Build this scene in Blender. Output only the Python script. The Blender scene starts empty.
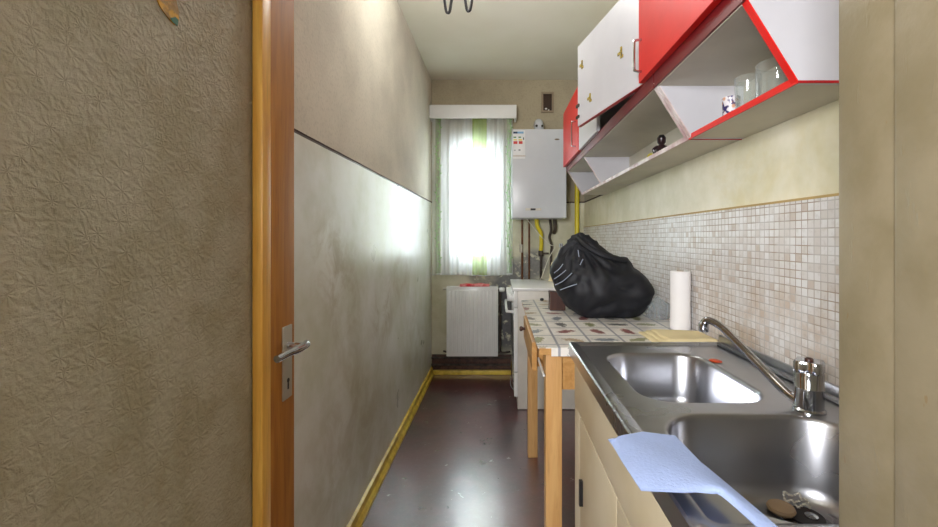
import bpy, bmesh, math, random
from mathutils import Vector, Matrix, noise
random.seed(7)
S = bpy.context.scene
COL = S.collection
H = 1.175      # eye height
def lin(c):
    r = []
    for v in c[:3]:
        v = v/255.0
        r.append(v/12.92 if v <= 0.04045 else ((v+0.055)/1.055)**2.4)
    return (r[0], r[1], r[2], 1.0)

# ---------------------------------------------------------------- node helpers
class NT:
    def __init__(s, name):
        s.m = bpy.data.materials.new(name); s.m.use_nodes = True
        s.t = s.m.node_tree; s.t.nodes.clear()
        s.out = s.t.nodes.new('ShaderNodeOutputMaterial')
        s.b = s.t.nodes.new('ShaderNodeBsdfPrincipled')
        s.t.links.new(s.b.outputs[0], s.out.inputs[0])
    def n(s, typ, **kw):
        o = s.t.nodes.new(typ)
        for k, v in kw.items(): setattr(o, k, v)
        return o
    def put(s, sock, v):
        if isinstance(v, bpy.types.NodeSocket): s.t.links.new(v, sock)
        else:
            try: sock.default_value = v
            except Exception: sock.default_value = v[:3]
    def obj(s): return s.n('ShaderNodeTexCoord').outputs['Object']
    def pos(s): return s.n('ShaderNodeNewGeometry').outputs['Position']
    def math(s, op, a, b=0.0, c=0.0, clamp=False):
        o = s.n('ShaderNodeMath', operation=op); o.use_clamp = clamp
        s.put(o.inputs[0], a); s.put(o.inputs[1], b); s.put(o.inputs[2], c)
        return o.outputs[0]
    def vm(s, op, a, b=(0,0,0)):
        o = s.n('ShaderNodeVectorMath', operation=op); s.put(o.inputs[0], a)
        s.put(o.inputs[1], b); return o
    def sep(s, v):
        o = s.n('ShaderNodeSeparateXYZ'); s.put(o.inputs[0], v); return o.outputs
    def comb(s, x, y, z):
        o = s.n('ShaderNodeCombineXYZ')
        for i, v in enumerate((x, y, z)): s.put(o.inputs[i], v)
        return o.outputs[0]
    def noise(s, vec, scale, detail=3, rough=0.5, dist=0.0):
        o = s.n('ShaderNodeTexNoise'); s.put(o.inputs['Vector'], vec)
        o.inputs['Scale'].default_value = scale; o.inputs['Detail'].default_value = detail
        o.inputs['Roughness'].default_value = rough; o.inputs['Distortion'].default_value = dist
        return o.outputs[0]
    def vor(s, vec, scale, feature='F1'):
        o = s.n('ShaderNodeTexVoronoi', feature=feature); s.put(o.inputs['Vector'], vec)
        o.inputs['Scale'].default_value = scale
        return o
    def step(s, v, a, b):      # smooth map a..b -> 0..1
        o = s.n('ShaderNodeMapRange'); o.interpolation_type = 'SMOOTHSTEP'
        s.put(o.inputs[0], v); o.inputs[1].default_value = a; o.inputs[2].default_value = b
        return o.outputs[0]
    def mix(s, f, a, b, blend='MIX'):
        o = s.n('ShaderNodeMix', data_type='RGBA', blend_type=blend)
        s.put(o.inputs[0], f); s.put(o.inputs[6], a); s.put(o.inputs[7], b)
        return o.outputs[2]
    def blob(s, p, c, r, soft=0.6):
        d = s.vm('LENGTH', s.vm('SUBTRACT', p, c).outputs[0]).outputs['Value']
        o = s.step(d, r, r*(1-soft)); return o
    def bump(s, h, strength=0.3, dist=0.01):
        o = s.n('ShaderNodeBump'); s.put(o.inputs['Height'], h)
        o.inputs['Strength'].default_value = strength; o.inputs['Distance'].default_value = dist
        s.t.links.new(o.outputs[0], s.b.inputs['Normal'])
    def set(s, **kw):
        for k, v in kw.items():
            s.put(s.b.inputs[k.replace('_', ' ')], v)
        return s.m

def simple(name, c, rough=0.5, metal=0.0, var=0.12, scale=8, bump=0.0, bscale=60, c2=None, **kw):
    n = NT(name); p = n.obj()
    f = n.noise(p, scale, 4, 0.6)
    a = lin(c)
    if c2 is None: d = tuple(v*(1-var) for v in a[:3])+(1,)
    else: d = lin(c2)
    n.set(Base_Color=n.mix(n.step(f, 0.35, 0.7), a, d), Roughness=rough, Metallic=metal)
    if bump: n.bump(n.noise(p, bscale, 3), bump, 0.002)
    for k, v in kw.items(): n.put(n.b.inputs[k.replace('_', ' ')], v)
    return n.m

M = {}
# left wall : plaster above, gloss oil paint below, brown line between
def wall_mat(name, up, lo, stainpts, lorough, line=1.485, stain=(150,128,70), stain_amt=0.32, loscale=3, mold=None):
    n = NT(name); p = n.pos(); z = n.sep(p)[2]
    wob = n.math('MULTIPLY', n.math('SUBTRACT', n.noise(p, 6, 2), 0.5), 0.004)
    zz = n.math('ADD', z, wob)
    isup = n.math('GREATER_THAN', zz, line)
    u = n.mix(n.step(n.noise(p, 2.0, 4, 0.6), 0.35, 0.7), lin(up), lin([v*0.9 for v in up]))
    u = n.mix(n.math('MULTIPLY', n.step(n.noise(p, 90, 3), 0.45, 0.75), 0.25), u, lin([v*0.72 for v in up]))
    l = n.mix(n.step(n.noise(p, loscale, 5, 0.65), 0.35, 0.7), lin(lo), lin([lo[0]*0.9, lo[1]*0.9, lo[2]*0.84]))
    nz = n.step(n.noise(p, 5, 5, 0.7, 0.6), 0.4, 0.65)
    for c, r, a in stainpts:
        l = n.mix(n.math('MULTIPLY', n.math('MULTIPLY', n.blob(p, c, r, 0.9), nz), a*stain_amt*2), l, lin(stain))
    # small chips of missing paint
    ch = n.step(n.noise(p, 11, 4, 0.7), 0.76, 0.78)
    l = n.mix(n.math('MULTIPLY', ch, 0.5), l, lin((120,110,90)))
    if mold:
        for c, r, colr in mold:
            f = n.math('MULTIPLY', n.blob(p, c, r, 0.5), n.step(n.noise(p, 14, 5, 0.7), 0.36, 0.46))
            l = n.mix(f, l, n.mix(n.noise(p, 40, 4), lin(colr), lin([v*0.7 for v in colr])))
    col = n.mix(isup, l, u)
    d = n.math('ABSOLUTE', n.math('SUBTRACT', zz, line))
    ln = n.math('LESS_THAN', d, 0.006)
    col = n.mix(ln, col, lin((62,42,34)))
    r = n.math('ADD', n.math('MULTIPLY', isup, 0.85-lorough), lorough)
    r = n.math('ADD', r, n.math('MULTIPLY', n.noise(p, 4, 4), 0.12))
    n.set(Base_Color=col, Roughness=r)
    h = n.math('ADD', n.math('MULTIPLY', n.noise(p, 110, 3), n.math('ADD', n.math('MULTIPLY', isup, 0.8), 0.10)), n.math('MULTIPLY', n.noise(p, 9, 3), 0.6))
    n.bump(h, 0.35, 0.004)
    return n.m
M['wall_left'] = wall_mat('left_wall_paint', (214,206,190), (228,228,222),
    [((-.59,2.15,.80),.28,1.1), ((-.59,1.45,1.12),.22,.9), ((-.59,1.6,1.0),.30,.7), ((-.59,2.5,.95),.35,.6), ((-.59,1.7,.55),.5,.5), ((-.59,2.9,.5),.5,.5), ((-.59,2.0,.2),.5,.4), ((-.59,1.35,.25),.4,.4)], 0.24)
M['wall_back'] = wall_mat('back_wall_paint', (178,166,140), (212,208,184),
    [((-.5,3.65,.5),.5,.4)], 0.4, mold=[((.10,3.65,.80),.26,(136,136,134)), ((.30,3.65,.95),.16,(150,148,142)), ((-.05,3.65,.62),.2,(120,118,118)), ((-.15,3.65,.86),.16,(176,172,158)), ((.05,3.65,.45),.35,(112,110,112))])
M['wall_right'] = wall_mat('right_wall_paint', (214,208,190), (234,229,208),
    [((.73,2.9,1.4),.4,.5), ((.73,1.2,1.3),.5,.6)], 0.4, stain=(212,196,130))
M['wall_front'] = simple('hall_wall_paint', (190,180,160), 0.8, bump=.2)

n = NT('floor_linoleum'); p = n.pos()
f = n.noise(p, 3.2, 6, 0.65, 0.4)
c = n.mix(n.step(f, .35, .7), lin((92,36,42)), lin((58,26,34)))
c = n.mix(n.math('MULTIPLY', n.step(n.noise(p, 45, 4, .7), .5, .75), .35), c, lin((108,80,78)))
c = n.mix(n.math('MULTIPLY', n.step(n.noise(p, 7, 5, .7, 1.5), .58, .74), .14), c, lin((120,105,105)))
n.set(Base_Color=c, Roughness=n.math('ADD', n.math('MULTIPLY', n.noise(p, 8, 5, .7), .30), .17), IOR=1.7, Coat_Weight=1.0, Coat_IOR=1.9, Coat_Roughness=n.math('ADD', .10, n.math('MULTIPLY', n.noise(p, 7, 5, .7, .5), .26)))
n.bump(n.math('ADD', n.noise(p, 26, 3), n.math('MULTIPLY', n.noise(p, 160, 2), .25)), .16, .004); M['floor'] = n.m

n = NT('ceiling_paint'); p = n.pos()
c = n.mix(n.step(n.noise(p, 1.5, 4), .35, .7), lin((234,231,216)), lin((226,221,202)))
n.set(Base_Color=c, Roughness=.75); n.bump(n.noise(p, 70, 3), .2, .003); M['ceiling'] = n.m

# mosaic tiles
n = NT('mosaic_tiles'); p = n.pos(); s_ = n.sep(p); T = 0.0203
warp = n.math('MULTIPLY', n.math('SUBTRACT', n.noise(p, 5, 2), .5), .10)
u = n.math('ADD', n.math('DIVIDE', s_[1], T), warp); v = n.math('SUBTRACT', n.math('DIVIDE', s_[2], T), warp)
fu = n.math('FRACT', u); fv = n.math('FRACT', v)
du = n.math('MINIMUM', fu, n.math('SUBTRACT', 1.0, fu)); dv = n.math('MINIMUM', fv, n.math('SUBTRACT', 1.0, fv))
d = n.math('MINIMUM', du, dv)
wn = n.n('ShaderNodeTexWhiteNoise', noise_dimensions='2D')
n.put(wn.inputs['Vector'], n.comb(n.math('FLOOR', u), n.math('FLOOR', v), 0.0))
rnd = wn.outputs['Value']
big = n.noise(p, 2.6, 4, .6)
tc = n.mix(n.step(rnd, .1, .95), lin((222,221,220)), lin((206,201,196)))
tc = n.mix(n.math('MULTIPLY', n.math('GREATER_THAN', rnd, .93), .5), tc, lin((186,168,152)))
zlow = n.math('MULTIPLY', n.step(s_[2], 1.16, .95), n.step(s_[1], 2.0, 1.4))
tc = n.mix(n.math('MULTIPLY', zlow, n.step(n.noise(p, 9, 5, .7), .38, .75)), tc, lin((190,170,150)))
tc = n.mix(n.math('MULTIPLY', n.step(n.noise(p, 60, 4, .7), .5, .7), .25), tc, lin((160,148,135)))
g = n.step(d, .045, .075)
gc = n.mix(n.step(n.noise(p, 12, 4), .4, .6), lin((160,146,130)), lin((186,182,178)))
n.set(Base_Color=n.mix(g, gc, tc), Roughness=n.math('SUBTRACT', .8, n.math('MULTIPLY', g, .52)))
n.bump(n.math('ADD', n.step(d, .02, .14), n.math('MULTIPLY', rnd, .35)), .4, .001); M['tiles'] = n.m

def wood(name, a, b, rough=.4, axis=2, scale=1.0):
    n = NT(name); p = n.obj()
    k = [9, 9, 9]; k[axis] = .7
    q = n.vm('MULTIPLY', p, tuple(v*scale for v in k)).outputs[0]
    f = n.noise(q, 3.2, 5, .6, .8)
    f2 = n.noise(q, 16, 3, .6)
    c = n.mix(n.step(f, .3, .7), lin(a), lin(b))
    c = n.mix(n.math('MULTIPLY', n.step(f2, .5, .8), .4), c, lin([v*.75 for v in b]))
    n.set(Base_Color=c, Roughness=rough); n.bump(f2, .08, .002)
    return n.m
M['stile'] = wood('varnished_brown_wood', (184,124,44), (160,100,32), .6)
M['bead'] = wood('varnished_light_wood', (240,190,92), (220,160,66), .35)
M['pine'] = wood('pine_leg_wood', (206,164,106), (188,140,84), .42)
M['pine_y'] = wood('pine_board_wood', (198,152,92), (172,124,66), .45, axis=1)
M['brownwood'] = wood('dark_brown_wood', (82,48,34), (60,34,26), .45)
M['yellow'] = simple('yellow_gloss_paint', (236,206,84), .32, var=.2, scale=14, c2=(196,162,50))
M['white_pl'] = simple('white_plastic', (235,235,233), .35, var=.05)
M['white_en'] = simple('white_enamel', (232,232,230), .22, var=.05)
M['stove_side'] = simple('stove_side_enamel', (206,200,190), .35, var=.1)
M['boiler'] = simple('boiler_enamel', (200,203,208), .25, var=.03)
M['white_lam'] = simple('white_laminate', (200,199,204), .35, var=.06, scale=5)
M['lam_in'] = simple('interior_laminate', (206,200,184), .45, var=.12, scale=5)
M['red'] = simple('red_laminate', (222,24,16), .38, var=.08)
M['rededge'] = simple('red_edge_band', (176,20,30), .35, var=.25, scale=20)
M['darkred'] = simple('dark_red_rail', (112,18,24), .4, var=.2)
M['pinkedge'] = simple('worn_white_edge', (226,214,212), .4, c2=(186,150,150), scale=12)
M['dark'] = simple('dark_plastic', (28,28,30), .4)
M['hole'] = simple('dark_recess', (34,26,22), .6)
M['chrome'] = simple('chrome', (196,199,206), .08, 1.0, var=.03)
M['satin'] = simple('satin_metal', (196,190,176), .4, .55, var=.1)
M['black_steel'] = simple('black_steel', (60,58,60), .35, .8)
M['copper'] = simple('rusty_copper_pipe', (124,82,54), .5, .5, c2=(96,60,36), scale=20)
M['iron'] = simple('grimy_iron', (92,82,74), .6, .4, c2=(56,48,44), scale=18)
M['gas'] = simple('yellow_gas_hose', (226,206,40), .4, var=.15)
M['cable'] = simple('white_cable', (226,222,206), .5)
M['beige'] = simple('beige_front_laminate', (196,184,158), .42, c2=(184,170,138), scale=3)
M['beige2'] = simple('greyed_side_laminate', (206,198,178), .45, c2=(184,170,138), scale=4)
M['glue'] = simple('yellow_glue_mark', (196,172,70), .5, c2=(90,74,40), scale=120)
M['brownbrick'] = simple('brown_mosaic_plinth', (96,66,52), .5, c2=(60,40,36), scale=22)
M['towel_roll'] = simple('white_paper_roll', (236,234,234), .85, var=.04, bump=.3, bscale=120)
M['beigecloth'] = simple('beige_cotton', (222,206,160), .9, var=.1, bump=.5, bscale=300)
M['redcloth'] = simple('red_cotton', (200,24,40), .8, c2=(225,150,150), scale=24, bump=.5, bscale=200)
M['bluecloth'] = simple('blue_wipe_cloth', (158,176,218), .85, var=.06, scale=30, bump=.5, bscale=240)
M['bag'] = simple('black_bag_fabric', (17,19,27), .62, var=.3, bump=.7, bscale=22)
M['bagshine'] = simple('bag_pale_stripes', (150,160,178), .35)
M['cream'] = simple('cream_wax', (226,208,164), .5)
M['orange'] = simple('orange_residue', (200,70,20), .4)
M['plastic_clear'] = simple('crumpled_clear_plastic', (225,230,235), .15, bump=.6, bscale=40, Transmission_Weight=.85)
M['leaf'] = simple('outdoor_leaf', (126,150,86), .6, c2=(170,180,120), scale=3)
M['bark'] = simple('outdoor_bark', (120,104,84), .8)

# stainless steel
n = NT('stainless_steel'); p = n.obj()
q = n.vm('MULTIPLY', p, (40, 3, 40)).outputs[0]
f = n.noise(q, 6, 4, .6)
c = n.mix(n.step(n.noise(p, 5, 4, .6), .3, .7), lin((186,188,194)), lin((174,175,180)))
n.set(Base_Color=c, Metallic=1.0, Roughness=n.math('ADD', .25, n.math('MULTIPLY', n.noise(p, 6, 2), .06)))
M['steel'] = n.m

# door glass
n = NT('patterned_door_glass'); p = n.obj(); s_ = n.sep(p)
q = n.comb(0.0, s_[1], s_[2])
w = n.vm('ADD', q, n.vm('SCALE', n.n('ShaderNodeTexNoise').outputs['Color']).outputs[0]).outputs[0] if False else q
nz = n.noise(q, 30, 2)
v = n.vor(q, 30); cp = v.outputs['Position']; dd = v.outputs['Distance']
rel = n.sep(n.vm('SUBTRACT', q, n.vm('SCALE', cp).outputs[0] if False else cp).outputs[0])
ang = n.math('ARCTAN2', rel[2], rel[1])
pet = n.math('MULTIPLY', n.math('SINE', n.math('MULTIPLY', ang, 9.0)), n.step(dd, .05, .45))
cell = n.vor(q, 85).outputs['Distance']
h = n.math('ADD', n.math('MULTIPLY', pet, .14), n.math('ADD', n.math('MULTIPLY', dd, .35), n.math('MULTIPLY', n.math('ADD', cell, n.math('MULTIPLY', n.noise(q, 240, 4, .7), 1.2)), .75)))
n.set(Base_Color=n.mix(n.step(n.noise(q, 9, 4, .6), .35, .65), lin((222,218,196)), lin((206,200,172))), Roughness=.13, Transmission_Weight=.35, IOR=1.45)
n.bump(h, .85, .0035); M['door_glass'] = n.m
n = NT('amber_glass_decal'); p = n.obj()
f = n.step(n.noise(p, 60, 3), .4, .6)
n.set(Base_Color=n.mix(f, lin((214,164,20)), lin((150,112,14))), Roughness=.5); n.bump(n.noise(p, 150, 2), .4, .002); M['decal'] = n.m
M['decal_green'] = simple('green_decal', (50,110,84), .4)

# drinking glass & window glass: cheap clear glass
def clear(name, tint, amt):
    n = NT(name); t = n.n('ShaderNodeBsdfTransparent'); t.inputs[0].default_value = tint
    g = n.n('ShaderNodeBsdfGlossy'); g.inputs['Roughness'].default_value = .03
    lw = n.n('ShaderNodeLayerWeight'); lw.inputs[0].default_value = amt
    mx = n.n('ShaderNodeMixShader')
    n.t.links.new(lw.outputs['Fresnel'], mx.inputs[0]); n.t.links.new(t.outputs[0], mx.inputs[1]); n.t.links.new(g.outputs[0], mx.inputs[2])
    n.t.links.new(mx.outputs[0], n.out.inputs[0]); return n.m
M['win_glass'] = clear('window_glass', (.97,.99,.98,1), .25)
def tumbler_mat():
    n = NT('drinking_glass'); t = n.n('ShaderNodeBsdfTransparent'); t.inputs[0].default_value = (.96,.98,.97,1)
    g = n.n('ShaderNodeBsdfGlossy'); g.inputs['Roughness'].default_value = .05
    d = n.n('ShaderNodeBsdfDiffuse'); d.inputs[0].default_value = (.8,.85,.84,1)
    lw = n.n('ShaderNodeLayerWeight'); lw.inputs[0].default_value = .5
    m0 = n.n('ShaderNodeMixShader'); m0.inputs[0].default_value = .45
    n.t.links.new(g.outputs[0], m0.inputs[1]); n.t.links.new(d.outputs[0], m0.inputs[2])
    mx = n.n('ShaderNodeMixShader')
    n.put(mx.inputs[0], n.math('ADD', n.math('MULTIPLY', n.math('POWER', lw.outputs['Facing'], 2.2), .6), .11))
    n.t.links.new(t.outputs[0], mx.inputs[1]); n.t.links.new(m0.outputs[0], mx.inputs[2])
    n.t.links.new(mx.outputs[0], n.out.inputs[0]); return n.m
M['tumbler'] = tumbler_mat()

# curtain voile
def voile(name, c, a, edge=False):
    n = NT(name); p = n.obj(); s_ = n.sep(p)
    t = n.n('ShaderNodeBsdfTransparent'); d = n.n('ShaderNodeBsdfDiffuse'); tl = n.n('ShaderNodeBsdfTranslucent')
    d.inputs[0].default_value = lin(c); tl.inputs[0].default_value = lin(c)
    m1 = n.n('ShaderNodeMixShader'); m1.inputs[0].default_value = .7
    n.t.links.new(d.outputs[0], m1.inputs[1]); n.t.links.new(tl.outputs[0], m1.inputs[2])
    m2 = n.n('ShaderNodeMixShader')
    amt = n.math('ADD', a, n.math('MULTIPLY', n.noise(n.vm('MULTIPLY', p, (90, 1, 1)).outputs[0], 1, 3), .16))
    n.put(m2.inputs[0], amt)
    n.t.links.new(t.outputs[0], m2.inputs[1]); n.t.links.new(m1.outputs[0], m2.inputs[2])
    n.t.links.new(m2.outputs[0], n.out.inputs[0]); return n.m
M['voile'] = voile('white_voile', (247,249,248), .5)
M['voile_green'] = voile('green_voile', (176,200,110), .55)
M['vine'] = simple('green_embroidery', (130,170,110), .8)

# oilcloth of picture squares
n = NT('picture_square_oilcloth'); p = n.pos(); s_ = n.sep(p); C = .114
u = n.math('DIVIDE', n.math('SUBTRACT', s_[0], .188), C); v = n.math('DIVIDE', n.math('SUBTRACT', s_[1], 1.36), .125)
fu = n.math('SUBTRACT', n.math('FRACT', u), .5); fv = n.math('SUBTRACT', n.math('FRACT', v), .5)
iu = n.math('FLOOR', u); iv = n.math('FLOOR', v)
e = n.math('MAXIMUM', n.math('ABSOLUTE', fu), n.math('ABSOLUTE', fv))
wn = n.n('ShaderNodeTexWhiteNoise', noise_dimensions='2D'); n.put(wn.inputs['Vector'], n.comb(iu, iv, 0))
rs = n.sep(wn.outputs['Color'])
ang = n.math('MULTIPLY', rs[0], 3.1)
cs = n.math('COSINE', ang); sn = n.math('SINE', ang)
ru = n.math('ADD', n.math('MULTIPLY', fu, cs), n.math('MULTIPLY', fv, sn)); rv = n.math('SUBTRACT', n.math('MULTIPLY', fv, cs), n.math('MULTIPLY', fu, sn))
dist = n.math('SQRT', n.math('ADD', n.math('POWER', n.math('DIVIDE', ru, .36), 2.0), n.math('POWER', n.math('DIVIDE', rv, .17), 2.0)))
nz = n.noise(p, 60, 3, .6, 1.0)
mot = n.math('LESS_THAN', n.math('ADD', dist, n.math('MULTIPLY', n.math('SUBTRACT', nz, .5), 2.0)), .9)
cr = n.n('ShaderNodeValToRGB'); cr.color_ramp.interpolation = 'CONSTANT'
els = [(0,(128,40,44)),(.2,(70,72,74)),(.38,(120,124,62)),(.58,(170,146,110)),(.76,(96,110,124)),(.9,(150,120,60))]
cr.color_ramp.elements[0].color = lin(els[0][1]); cr.color_ramp.elements[1].position = els[1][0]; cr.color_ramp.elements[1].color = lin(els[1][1])
for pp, cc in els[2:]:
    q = cr.color_ramp.elements.new(pp); q.color = lin(cc)
n.put(cr.inputs[0], rs[1])
base = n.mix(n.step(n.noise(p, 14, 3), .35, .7), lin((232,228,220)), lin((214,210,202)))
c = n.mix(n.math('MULTIPLY', mot, .85), base, cr.outputs[0])
fine = n.math('MULTIPLY', n.step(n.noise(p, 130, 2), .62, .66), n.math('LESS_THAN', dist, 1.5))
c = n.mix(n.math('MULTIPLY', fine, .6), c, lin((90,96,90)))
c = n.mix(n.step(e, .455, .475), c, lin((150,152,160)))
n.set(Base_Color=c, Roughness=.3); M['oilcloth'] = n.m

# patterned tumbler
n = NT('printed_mug_pattern'); p = n.obj()
v = n.vor(p, 70); n.set(Base_Color=n.mix(n.step(v.outputs['Distance'], .2, .5), lin((210,160,130)), n.mix(n.step(n.noise(p, 60, 2), .45, .55), lin((52,44,96)), lin((225,220,225)))), Roughness=.25); M['mug'] = n.m

# jamb paint
n = NT('old_cream_jamb_paint'); p = n.pos()
c = n.mix(n.step(n.noise(p, 7, 5, .65), .35, .7), lin((122,112,90)), lin((106,96,72)))
q = n.vm('MULTIPLY', p, (1, 1, .35)).outputs[0]
c = n.mix(n.math('MULTIPLY', n.step(n.noise(q, 48, 4, .7), .69, .72), .5), c, lin((112,84,42)))
n.set(Base_Color=c, Roughness=.38)
n.bump(n.math('ADD', n.noise(p, 60, 4), n.math('MULTIPLY', n.step(n.noise(n.vm('MULTIPLY', p, (1,1,.22)).outputs[0], 100, 3), .66, .74), .35)), .3, .0022); M['jamb'] = n.m

# ---------------------------------------------------------------- mesh helpers
def BM(): return bmesh.new()
def box(bm, x0, x1, y0, y1, z0, z1, bev=0.0, seg=2):
    if x1 < x0: x0, x1 = x1, x0
    if y1 < y0: y0, y1 = y1, y0
    if z1 < z0: z0, z1 = z1, z0
    vs = [bm.verts.new((x, y, z)) for x in (x0, x1) for y in (y0, y1) for z in (z0, z1)]
    fs = [(0,1,3,2), (4,6,7,5), (0,4,5,1), (2,3,7,6), (0,2,6,4), (1,5,7,3)]
    F = [bm.faces.new([vs[i] for i in f]) for f in fs]
    if bev > 0:
        E = list({e for f in F for e in f.edges})
        bmesh.ops.bevel(bm, geom=E, offset=bev, segments=seg, profile=.6, affect='EDGES', clamp_overlap=True)
def tube(bm, pts, r, n=10, caps=True):
    pts = [Vector(p) for p in pts]
    rs = r if isinstance(r, (list, tuple)) else [r]*len(pts)
    rings = []; up = None
    for i, p in enumerate(pts):
        a = pts[max(i-1, 0)]; b = pts[min(i+1, len(pts)-1)]
        t = (b-a).normalized()
        if up is None:
            up = Vector((0,0,1)) if abs(t.z) < .9 else Vector((1,0,0))
        s = t.cross(up).normalized(); up = s.cross(t).normalized()
        rings.append([bm.verts.new(p + (s*math.cos(2*math.pi*k/n) + up*math.sin(2*math.pi*k/n))*rs[i]) for k in range(n)])
    for i in range(len(rings)-1):
        for k in range(n):
            bm.faces.new((rings[i][k], rings[i][(k+1) % n], rings[i+1][(k+1) % n], rings[i+1][k]))
    if caps: bm.faces.new(rings[0][::-1]); bm.faces.new(rings[-1])
def spline(pts, k=6):
    P = [Vector(p) for p in pts]; out = []
    for i in range(len(P)-1):
        p0 = P[max(i-1,0)]; p1 = P[i]; p2 = P[i+1]; p3 = P[min(i+2, len(P)-1)]
        for j in range(k):
            t = j/k
            out.append(.5*((2*p1)+(p2-p0)*t+(2*p0-5*p1+4*p2-p3)*t*t+(3*p1-p0-3*p2+p3)*t**3))
    out.append(P[-1]); return out
def lathe(bm, prof, c, n=28, axis='z'):
    rings = []
    for r, z in prof:
        ring = []
        for k in range(n):
            a = 2*math.pi*k/n; x, y = r*math.cos(a), r*math.sin(a)
            if axis == 'z': v = (c[0]+x, c[1]+y, c[2]+z)
            elif axis == 'y': v = (c[0]+x, c[1]+z, c[2]+y)
            else: v = (c[0]+z, c[1]+x, c[2]+y)
            ring.append(bm.verts.new(v))
        rings.append(ring)
    for i in range(len(rings)-1):
        for k in range(n): bm.faces.new((rings[i][k], rings[i][(k+1) % n], rings[i+1][(k+1) % n], rings[i+1][k]))
    if prof[0][0] > 1e-5: bm.faces.new(rings[0][::-1])
    if prof[-1][0] > 1e-5: bm.faces.new(rings[-1])
def prism_y(bm, poly, y0, y1):     # polygon in x,z extruded along y
    a = [bm.verts.new((x, y0, z)) for x, z in poly]; b = [bm.verts.new((x, y1, z)) for x, z in poly]
    bm.faces.new(a); bm.faces.new(b[::-1]); k = len(poly)
    for i in range(k): bm.faces.new((a[i], b[i], b[(i+1) % k], a[(i+1) % k]))
def obj(name, bm, mat, parent=None, smooth=False, ang=35):
    bmesh.ops.recalc_face_normals(bm, faces=bm.faces[:])
    me = bpy.data.meshes.new(name); bm.to_mesh(me); bm.free()
    if smooth:
        me.polygons.foreach_set('use_smooth', [True]*len(me.polygons))
        me.set_sharp_from_angle(angle=math.radians(ang))
    me.materials.append(M[mat] if isinstance(mat, str) else mat)
    o = bpy.data.objects.new(name, me); COL.objects.link(o)
    if parent is not None:
        o.parent = parent
        w = Vector((0,0,0)); q = parent
        while q is not None:
            w += q.location; q = q.parent
            break
        o.matrix_parent_inverse = Matrix.Translation(-Vector(parent.location)) if parent.type == 'EMPTY' else Matrix.Identity(4)
    return o
def thing(name, label, cat, loc, group=None):
    o = bpy.data.objects.new(name, None); COL.objects.link(o)
    o.location = loc; o.empty_display_size = .05
    o['label'] = label; o['category'] = cat
    if group: o['group'] = group
    return o
def tag(o, label, cat, group=None, kind=None):
    if kind: o['kind'] = kind
    o['label'] = label; o['category'] = cat
    if group: o['group'] = group
    # origin at the base
    xs = [v.co for v in o.data.vertices]
    if not o.children:
        c = Vector(((min(v.x for v in xs)+max(v.x for v in xs))/2, (min(v.y for v in xs)+max(v.y for v in xs))/2, min(v.z for v in xs)))
        o.data.transform(Matrix.Translation(-c)); o.location = c
    return o
def struct(o, label=None):
    o['kind'] = 'structure'
    if label: o['label'] = label
    return o

# ---------------------------------------------------------------- shell
XL, XR, YB, ZC = -.591, .736, 3.65, 2.548
HY = -2.2
b = BM(); box(b, -1.3, 1.3, HY-.1, YB+.25, -.1, 0); struct(obj('floor', b, 'floor'), 'glossy purple-brown linoleum floor')
b = BM(); box(b, -1.3, 1.3, HY-.1, YB+.25, ZC, ZC+.1); struct(obj('ceiling', b, 'ceiling'), 'cream painted ceiling')
b = BM(); box(b, XL-.12, XL, .30, YB, 0, ZC); struct(obj('wall_left', b, 'wall_left'), 'left wall, plaster above a thin brown line and glossy stained paint below')
b = BM(); box(b, XR, XR+.12, .30, YB, 0, ZC); wr = struct(obj('wall_right', b, 'wall_right'), 'right wall, cream paint above a mosaic splashback')
b = BM(); box(b, .730, XR+.002, .42, YB-.001, .70, 1.268); obj('mosaic_tiling', b, 'tiles', wr)['label'] = 'small square off-white mosaic tiles'
b = BM(); box(b, .729, XR+.001, .42, YB-.001, 1.266, 1.272); obj('tile_edge_strip', b, simple('tile_edge_grout', (186,160,104), .7), wr)
# back wall with window opening
wx0, wx1, wz0, wz1 = -.515, .085, .875, 2.11
b = BM()
box(b, XL-.12, wx0, YB, YB+.22, 0, ZC); box(b, wx1, XR+.12, YB, YB+.22, 0, ZC)
box(b, wx0, wx1, YB, YB+.22, 0, wz0); box(b, wx0, wx1, YB, YB+.22, wz1, ZC)
struct(obj('wall_back', b, 'wall_back'), 'back wall with window, mould-stained below it')
# front wall with the doorway
b = BM()
dx0, dx1 = -.60, .3385
box(b, dx1+.001, 1.3, .30, .42, 0, ZC); box(b, -1.3, dx0, .30, .42, 0, ZC); box(b, dx0, dx1+.01, .30, .42, 2.12, ZC)
struct(obj('wall_front', b, 'wall_front'))
b = BM(); box(b, .3385, .352, .355, .4203, 0, 2.12, .003); box(b, .333, .352, .27, .3555, 0, 2.12, .004)
struct(obj('trim_1', b, 'jamb', None, True), 'worn cream-painted door jamb with chips and drips')
b = BM(); box(b, -1.3, -1.2, HY, .30, 0, ZC); struct(obj('wall_hall_left', b, 'wall_front'))
b = BM(); box(b, 1.2, 1.3, HY, .30, 0, ZC); struct(obj('wall_hall_right', b, 'wall_front'))
b = BM(); box(b, -1.3, 1.3, HY-.1, HY, 0, ZC); struct(obj('wall_hall_rear', b, 'wall_front'))
# baseboards
b = BM(); prism_y(b, [(XL, 0), (XL+.030, 0), (XL+.030, .012), (XL+.016, .03), (XL+.012, .055), (XL, .06)], .44, YB)
struct(obj('baseboard_left', b, 'yellow'), 'yellow painted skirting along the left wall')
b = BM(); box(b, XL+.02, XR, YB-.045, YB-.012, 0, .035, .004)
struct(obj('baseboard_back', b, 'yellow'), 'yellow painted skirting along the back wall')
b = BM(); box(b, XL+.005, XR, YB-.014, YB+.001, 0, .165, .002)
for i in range(3): box(b, XL+.01, XR, YB-.018, YB-.012, .045+.04*i, .08+.04*i, .002)
struct(obj('trim_2', b, 'brownbrick'), 'dark brown tiled plinth below the radiator')

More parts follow.
